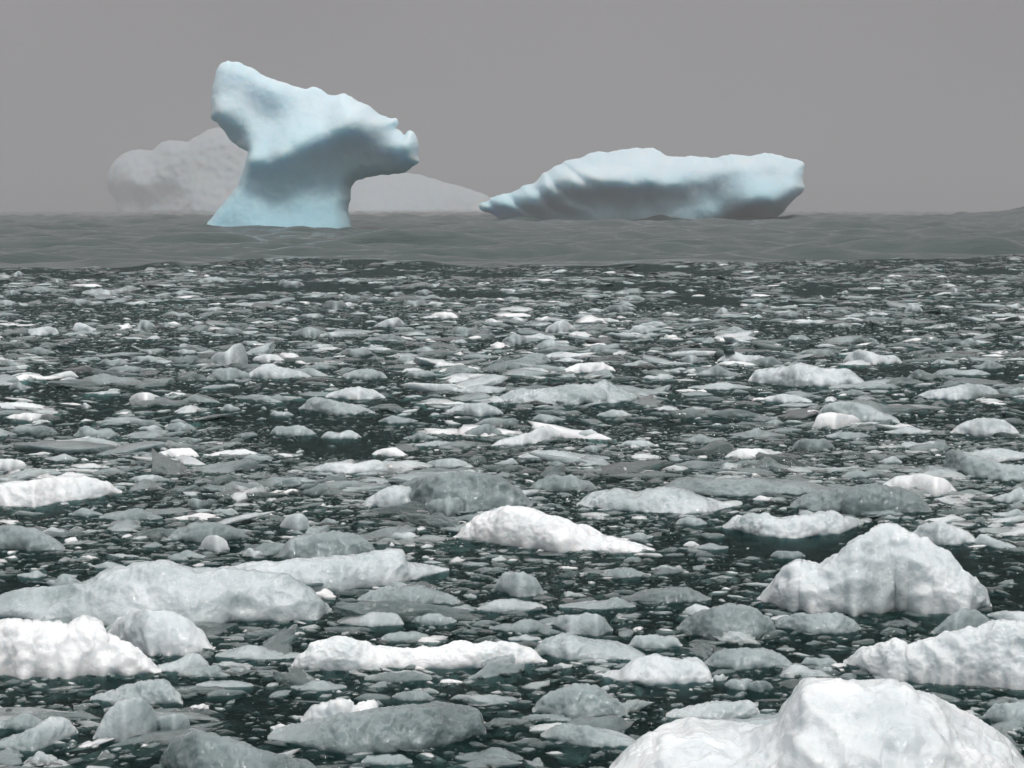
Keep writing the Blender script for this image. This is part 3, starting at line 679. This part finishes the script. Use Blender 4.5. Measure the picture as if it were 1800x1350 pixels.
# smaller pieces read off the photograph: centre x, waterline y, width, height, tone
S = [(20,516,32,9,.75),(32,490,28,11,.7),(100,498,26,10,.75),(80,513,90,12,.5),(330,515,60,10,.62),(375,498,60,10,.55),(512,506,48,15,.68),(450,520,42,8,.65),
(240,540,46,8,.75),(140,540,52,11,.6),(10,542,42,11,.6),(310,557,52,11,.6),(372,549,60,8,.7),(442,542,62,7,.8),(548,560,42,10,.72),(590,547,45,18,.5),(292,574,22,12,.65),(348,570,27,8,.82),
(405,588,52,14,.6),(442,604,36,9,.65),(545,592,70,20,.5),(588,592,38,10,.82),(568,609,42,8,.82),(328,619,36,10,.75),(366,618,42,7,.65),(262,634,62,13,.6),(322,636,70,14,.38),(25,644,46,13,.55),
(200,643,56,15,.55),(222,656,72,12,.5),(110,669,56,14,.87),(30,673,86,13,.55),(200,684,140,22,.52),(34,692,38,17,.75),(350,715,72,18,.5),(405,726,36,14,.65),(152,722,18,11,.82),(480,712,72,15,.45),
(495,734,42,10,.7),(616,498,50,7,.6),(765,505,22,5,.8),(745,514,36,10,.65),(616,526,42,12,.6),(662,529,36,8,.6),(752,526,50,10,.6),(730,542,46,12,.6),(610,543,42,10,.8),(815,590,62,18,.5),
(870,570,42,10,.87),(912,566,32,9,.87),(955,565,30,8,.93),(908,602,52,20,.7),(972,608,70,19,.58),(1050,615,42,16,.6),(685,597,52,13,.5),(750,616,56,14,.67),(806,600,32,8,.77),(626,622,62,16,.6),
(716,634,46,12,.65),(846,625,72,9,.55),(940,634,56,18,.6),(1000,632,52,9,.82),(1120,642,56,12,.7),(1050,549,36,7,.82),(1088,550,60,15,.6),(1112,528,42,10,.7),(1090,514,32,6,.75),(1175,513,32,6,.75),
(1030,562,50,9,.65),(1180,556,36,7,.82),(1180,593,26,7,.9),(640,672,82,20,.66),(740,668,56,12,.6),(1192,658,62,10,.75),(1160,673,60,10,.77),(1215,510,22,5,.8),(1320,513,22,6,.7),(1304,523,22,7,.6),
(1445,526,16,9,.82),(1482,516,24,8,.75),(1528,522,14,6,.8),(1680,512,24,8,.75),(1704,523,16,7,.7),(1782,540,34,11,.72),(1532,557,36,9,.75),(1480,554,32,9,.7),(1222,569,36,8,.77),(1290,585,46,14,.65),
(1405,595,42,10,.6),(1637,596,24,8,.9),(1702,602,42,15,.6),(1290,604,26,8,.75),(1672,578,20,8,.8),(1792,594,24,7,.8),(1215,634,42,16,.7),(1345,642,62,18,.6),(1262,668,78,24,.56),(1215,659,32,9,.82),
(1662,639,52,11,.65),(1738,650,62,18,.6),(1690,664,102,12,.6),(1792,620,32,11,.77),(1630,672,72,18,.4),(1265,691,112,14,.72),(1400,728,50,10,.6),(1230,727,46,10,.7),(60,762,82,18,.5),(170,768,82,22,.55),
(265,756,42,12,.7),(318,758,56,18,.65),(515,764,82,20,.55),(600,769,72,15,.77),(120,784,38,9,.82),(110,805,62,13,.65),(500,799,46,7,.87),(75,833,52,10,.5),(260,843,62,14,.75),(345,892,32,22,.6),
(230,914,112,24,.46),(580,920,32,12,.6),(95,938,52,15,.7),(445,978,36,17,.77),(330,982,70,18,.6),(762,781,82,11,.77),(740,771,62,16,.55),(850,765,72,24,.5),(1120,782,62,12,.65),(1042,792,36,14,.77),
(1132,803,62,9,.87),(890,814,42,13,.7),(760,832,92,14,.4),(990,862,120,32,.46),(710,947,52,13,.77),(1120,948,56,14,.6),(1215,923,56,17,.72),(1260,753,26,11,.77),(1360,748,36,11,.65),(1240,776,82,17,.5),
(1330,768,100,19,.5),(1490,770,82,13,.62),(1600,762,92,15,.82),(1625,788,92,17,.82),(1430,792,76,24,.56),(1565,813,42,15,.72),(1520,838,82,15,.5),(1345,878,44,10,.87),(1785,882,72,28,.68),(1775,907,62,14,.77),
(1565,912,32,9,.7),(1215,960,28,10,.82),(1385,982,62,15,.5),(1250,966,62,13,.52),(56,1016,52,15,.7),(112,1033,62,28,.72),(190,1000,62,14,.6),(455,1160,154,26,.64),(420,1184,46,11,.66),(40,1283,92,32,.58),
(492,1283,34,12,.85),(395,1208,102,10,.68),(715,1129,92,20,.58),(762,1099,82,22,.6),(922,1126,58,13,.7),(915,1112,112,26,.44),(990,1174,34,10,.8),(725,1232,72,20,.46),(1152,1140,96,28,.66),(1050,1071,136,22,.6),
(1170,1060,162,30,.32),(1172,1004,56,13,.6),(1228,1081,56,22,.82),(1382,1090,56,10,.84),(1265,1197,24,14,.77),(1300,1212,54,22,.6),(1455,1185,24,16,.72),(1440,1169,62,15,.66),(1780,700,60,16,.55),(850,852,60,10,.35),
(1080,735,62,14,.66),(965,742,60,14,.6),(700,745,70,16,.55),(1130,705,50,10,.7),(430,862,90,20,.42),(560,868,80,22,.4),(150,905,60,16,.5),(1100,1015,90,18,.45),(560,1215,100,18,.5),(860,1340,120,26,.38),(680,1345,90,20,.5),
(1500,700,60,12,.5),(1560,690,50,11,.55),(820,660,60,12,.5),(560,650,60,14,.5),(60,620,70,14,.5),(1440,620,60,14,.5),(1390,560,44,10,.6),(1330,540,40,9,.6),(900,530,36,8,.6),(990,540,40,9,.6)]

def outline_for(cx, yb, w, h, seed):
    r = np.random.RandomState(seed)
    n = 9
    u = np.linspace(0, 1, n)
    kind = r.randint(5)
    pk = r.uniform(0.25, 0.75)
    if kind == 0: p = np.sin(np.pi * u) ** 0.7
    elif kind == 1: p = np.where(u < pk, u / pk, (1 - u) / (1 - pk)) ** 0.85
    elif kind == 2: p = np.clip(np.minimum(u / 0.14, (1 - u) / 0.2), 0, 1) * r.uniform(0.75, 1, n)
    elif kind == 3: p = 0.55 * np.sin(np.pi * u) ** 0.6 + 0.45 * np.exp(-((u - pk) / 0.14) ** 2)
    else: p = np.sin(np.pi * u) ** 0.6 * (0.75 + 0.25 * np.cos(2 * np.pi * (u - pk) * 1.6))
    p = p * r.uniform(0.85, 1.1, n); p = p / p.max(); p[0] = p[-1] = 0.12
    x = cx + (u - 0.5) * w
    bend = r.uniform(0.1, 0.3) * h
    yb_ = yb - bend * (1 - np.sin(np.pi * u)) + r.uniform(-.04, .04, n) * h
    yt = yb_ - h * 0.92 * p
    return list(zip(x, yt)), list(zip(x, yb_))

# fill up to about 300 with further mid-field pieces between those
target = 298
r = np.random.RandomState(4)
taken = [(c[0], c[1], c[2], c[3]) for c in chunk_list] + [(s[0], s[1] - s[3] / 2, s[2], s[3]) for s in S]
tries = 0
S = list(S)
while len(T) + len(S) < target and tries < 20000:
    tries += 1
    y = 505 + 460 * r.rand() ** 0.8; x = r.uniform(10, 1790)
    sc = (y - HORIZON) / 350
    w = r.uniform(45, 120) * sc; h = w * r.uniform(0.16, 0.3)
    w = max(w, 28); h = max(h, 7)
    if any(abs(x - t[0]) < 0.5 * (w + t[2]) * 0.95 and abs(y - h / 2 - t[1]) < 0.5 * (h + t[3]) * 0.95 for t in taken): continue
    taken.append((x, y - h / 2, w, h))
    S.append((x, y, w, h, float(np.clip(r.normal(0.58, 0.13), 0.3, 0.9))))

# landmarks: short phrases for the traced ones
LM = [(1450,1280,'the biggest white mound'),(1540,1000,'the pyramid block'),(970,935,'the bright tailed chunk'),(270,1050,'the huge blue floe'),(560,1010,'the upturned plank'),(90,1140,'the white slab at the left edge'),
(735,1150,'the long white bar'),(1660,1150,'the notched slab'),(1280,1095,'the wet dome left of the pyramid block'),(1150,1180,'the left-spurred chunk'),(1024,1097,'the heart-shaped lump'),(810,860,'the big mottled dome'),
(1160,880,'the undulating pale floe'),(1395,922,'the glistening floe'),(1615,850,'the smooth white cap'),(1470,740,'the white cube'),(1730,750,'the right-edge dome'),(1420,666,'the wide pale slab'),(1530,626,'the twin-lobed chunk'),
(1000,697,'the peaked floe'),(1036,650,'the bright far lens'),(777,635,'the white curved sliver'),(625,697,'the pale hump'),(402,624,'the knobbed lump'),(490,660,'the white peaked chunk'),(260,705,'the stubby white chunk'),
(45,725,'the two left-edge strips'),(310,790,'the bright white sliver'),(90,860,'the big white left floe'),(519,916,'the small cubic block'),(378,955,'the small round knob'),(615,817,'the raised-end bar'),(930,765,'the round-headed chunk'),
(1315,795,'the bright lens below the cube'),(1745,815,'the spiked grey sheet'),(220,1265,'the brownish-grey dome'),(670,1285,'the long grey bottom slab'),(1020,1235,'the glinting wet mound'),(575,960,'the smooth grey dome'),
(196,508,'the far curved chunk'),(780,555,'the bright lens far off'),(985,575,'the peaked chunk far off'),(272,610,'the boomerang piece'),(66,580,'the far left bar'),(1270,549,'the tiny far peak'),(1126,579,'the small far dome'),(1605,541,'the far right bump'),
(1680,694,'the slab right of the wide one'),(1300,623,'the sliver with a bump'),(420,1330,'the dark wet ice back')]
used = set(t[3] for t in T)
def words_for(s):
    cx, yb, w, h, t = s
    rel = w / (yb - HORIZON)
    size = 'tiny' if rel < 0.12 else 'small' if rel < 0.2 else 'medium' if rel < 0.3 else 'broad'
    col = 'bright white' if t > .84 else 'pale' if t > .72 else 'light grey' if t > .62 else 'grey' if t > .48 else 'dark grey'
    asp = h / w
    shp = 'sliver' if asp < .17 else 'slab' if asp < .24 else 'lens' if asp < .3 else 'hump' if asp < .4 else 'lump'
    return size, col, shp
def auto_label(s):
    cx, yb, w, h, t = s; cy = yb - h / 2
    size, col, shp = words_for(s)
    order = sorted(LM, key=lambda l: math.hypot((l[0] - cx), (l[1] - cy) * 2.6))
    for l in order[:8]:
        dx, dy = cx - l[0], cy - l[1]
        near = math.hypot(dx, dy * 2.6) < 110
        hor = 'left' if dx < 0 else 'right'; ver = 'behind' if dy < 0 else 'in front'
        a, b = abs(dx), abs(dy) * 2.6
        if a > 2.2 * b: rels = [f'{hor} of {l[2]}']
        elif b > 2.2 * a: rels = [f'behind {l[2]}' if dy < 0 else f'in front of {l[2]}']
        else: rels = [f'{ver}{"" if dy < 0 else " of"} and {hor} of {l[2]}' if dy < 0 else f'in front and to the {hor} of {l[2]}']
        for rl in rels:
            lab = f'{size} {col} ice {shp} {"close " if near else ""}{rl}'
            if lab not in used and len(lab.split()) <= 16:
                used.add(lab); return lab
    l1, l2 = order[0][2], order[1][2]
    lab = f'{col} ice {shp} between {l1} and {l2}'
    k = 0
    while lab in used: k += 1; lab = f'{col} ice {shp} nearest {order[k][2]}'
    used.add(lab); return lab

for i, s in enumerate(S):
    top, bot = outline_for(s[0], s[1], s[2], s[3], 100 + i)
    add_chunk(top, bot, s[4], auto_label(s), 200 + i, rough=1.0, thick=0.5)

# ------------------------------------------------------------------ brash: crushed ice nobody could count
def ico(sub):
    import bmesh
    bm = bmesh.new(); bmesh.ops.create_icosphere(bm, subdivisions=sub, radius=1.0)
    V = np.array([v.co[:] for v in bm.verts]); Fc = np.array([[v.index for v in f.verts] for f in bm.faces]); bm.free()
    return V, Fc

def template(sub, seed):
    r = np.random.RandomState(seed)
    V, Fc = ico(sub)
    # irregular plan: lobes, bays and points around the rim
    th = np.arctan2(V[:, 1], V[:, 0]); rim = np.ones(len(V))
    for k in range(2, 8): rim += r.normal(0, 0.26 / k ** 0.6) * np.cos(k * th + r.uniform(0, 6.28))
    V[:, :2] *= np.clip(rim, 0.45, 1.7)[:, None]
    V[:, 2] = np.sign(V[:, 2]) * np.abs(V[:, 2]) ** r.uniform(0.75, 1.5)
    V = V * (1 + 0.30 * fbm(V * 1.2 + seed * 5.1, 3))[:, None]
    V[:, 2] += 0.28 * fbm(V * np.array([1.6, 1.6, 0]) + seed * 2.2, 3) * (V[:, 2] > 0)
    for k in range(r.randint(2, 6)):          # broken faces
        n = r.normal(size=3); n[2] *= 0.7; n /= np.linalg.norm(n); d = r.uniform(0.4, 0.8)
        q = V @ n - d; V = V - np.where(q > 0, q * 0.85, 0)[:, None] * n
    V = V * (1 + 0.10 * fbm(V * 2.8 + seed, 3, True))[:, None]
    if sub > 2: V = V * (1 + 0.06 * fbm(V * 8 + seed, 3, True))[:, None]
    V[:, 2] += 0.18
    return V, Fc

def scatter(n, ymin, ymax, smin, smax, templates, flat, tone_mu, tone_sd, power=1.0, sd=0, light_clump=0.0):
    lead = -0.12 if smax > 0.12 or ymin > 30 else -0.55      # the finest crush also drifts into the leads
    r = np.random.RandomState(sd)
    ym = 0.6 * (ymin + ymax); n = int(n * (0.25 * ym + 4.0) / (0.262 * ym + 1.0))
    # uniform over the fan-shaped area
    Y = np.sqrt(r.uniform(ymin ** 2, ymax ** 2, n)); half = 0.25 * Y + 4.0
    X = r.uniform(-1, 1, n) * half
    e = edge_distance(X, Y)
    keep = Y < e - r.exponential(1.5, n)
    # open leads: patches with less ice
    ld = fbm(np.stack([X * 0.22, Y * 0.13, X * 0 + 3.3], 1), 3)
    keep &= ld > lead + 0.22 * r.normal(size=n)
    X, Y, ld = X[keep], Y[keep], ld[keep]; n = len(X)
    size = smin * (smax / smin) ** (r.rand(n) ** power)
    sx = size * r.uniform(0.7, 1.9, n); sy = size * r.uniform(0.5, 1.1, n); sz = size * flat * r.uniform(0.5, 1.4, n)
    rot = r.normal(0, 0.8, n); tilt = r.normal(0, 0.09, (n, 2))
    Z = sea_height(X, Y) - sz * r.uniform(0.2, 1.08, n)
    tone = r.normal(tone_mu, tone_sd, n) + light_clump * fbm(np.stack([X * 0.5, Y * 0.3, X * 0 + 9], 1), 2)
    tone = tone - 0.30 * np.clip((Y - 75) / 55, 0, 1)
    out_v, out_f, out_t = [], [], []; base = 0
    pick = r.randint(len(templates), size=n)
    for k, (TV, TF) in enumerate(templates):
        s = np.where(pick == k)[0]
        if not len(s): continue
        P = TV[None] * np.stack([sx[s], sy[s], sz[s]], 1)[:, None, :]
        P[..., 2] += P[..., 0] * tilt[s, 0:1] + P[..., 1] * tilt[s, 1:2]
        c, sn = np.cos(rot[s])[:, None], np.sin(rot[s])[:, None]
        x = P[..., 0] * c - P[..., 1] * sn + X[s, None]; y = P[..., 0] * sn + P[..., 1] * c + Y[s, None]
        z = P[..., 2] + Z[s, None]
        out_v.append(np.stack([x, y, z], -1).reshape(-1, 3))
        nv = len(TV)
        out_f.append((TF[None] + (base + np.arange(len(s)) * nv)[:, None, None]).reshape(-1, 3))
        out_t.append(np.repeat(tone[s], nv)); base += len(s) * nv
    return np.concatenate(out_v), np.concatenate(out_f), np.concatenate(out_t)

t4 = [template(4, 30 + k) for k in range(8)]
t3 = [template(3, 50 + k) for k in range(12)]
t2 = [template(2, 80 + k) for k in range(12)]
t1 = [template(1, 110 + k) for k in range(12)]
layers = [
    # n, ymin, ymax, smin, smax, templates, flatness, tone, spread
    (1500, 12, 27, 0.05, 0.26, t4, 0.30, 0.60, 0.17, 1.9, 1),
    (3000, 24, 62, 0.09, 0.40, t3, 0.30, 0.55, 0.22, 2.0, 2),
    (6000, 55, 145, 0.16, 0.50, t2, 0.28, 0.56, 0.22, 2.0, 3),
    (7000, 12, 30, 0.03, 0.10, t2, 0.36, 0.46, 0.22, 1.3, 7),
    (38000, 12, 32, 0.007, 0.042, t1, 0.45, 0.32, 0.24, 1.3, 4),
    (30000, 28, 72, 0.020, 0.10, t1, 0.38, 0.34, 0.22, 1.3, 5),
    (1800, 12, 60, 0.008, 0.045, t1, 0.6, 0.9, 0.08, 1.6, 8),  # tiny white bits that stand in for glints on wet ice
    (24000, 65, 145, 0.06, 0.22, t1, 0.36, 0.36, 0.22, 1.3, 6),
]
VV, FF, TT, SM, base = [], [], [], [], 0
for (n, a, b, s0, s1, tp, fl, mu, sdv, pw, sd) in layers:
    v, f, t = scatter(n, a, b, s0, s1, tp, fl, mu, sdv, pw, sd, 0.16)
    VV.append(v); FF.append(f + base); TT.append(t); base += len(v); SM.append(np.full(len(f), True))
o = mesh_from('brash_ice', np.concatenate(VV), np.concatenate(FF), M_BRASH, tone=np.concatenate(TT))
o.data.polygons.foreach_set('use_smooth', np.concatenate(SM))
tag(o, 'crushed grey and glassy brash ice covering the dark water', 'brash ice', kind='stuff')

# ------------------------------------------------------------------ haze
hm = bpy.data.materials.new('haze'); hm.use_nodes = True
nt = hm.node_tree; nt.nodes.clear()
ho = nt.nodes.new('ShaderNodeOutputMaterial'); hv = nt.nodes.new('ShaderNodeVolumePrincipled')
hv.inputs['Color'].default_value = (0.635, 0.614, 0.626, 1)
hv.inputs['Density'].default_value = HAZE_DENSITY
hv.inputs['Anisotropy'].default_value = 0.0
nt.links.new(hv.outputs[0], ho.inputs['Volume'])
x0, x1, y0, y1, zb, zt = -7500, 7500, -6500, 8000, -5.0, 118.0
hvx = [(x, y, z) for z in (zb, zt) for y in (y0, y1) for x in (x0, x1)]
hf = [(0, 2, 3, 1), (4, 5, 7, 6), (0, 1, 5, 4), (2, 6, 7, 3), (0, 4, 6, 2), (1, 3, 7, 5)]
tag(mesh_from('haze', hvx, hf, hm, smooth=False), kind='stuff')
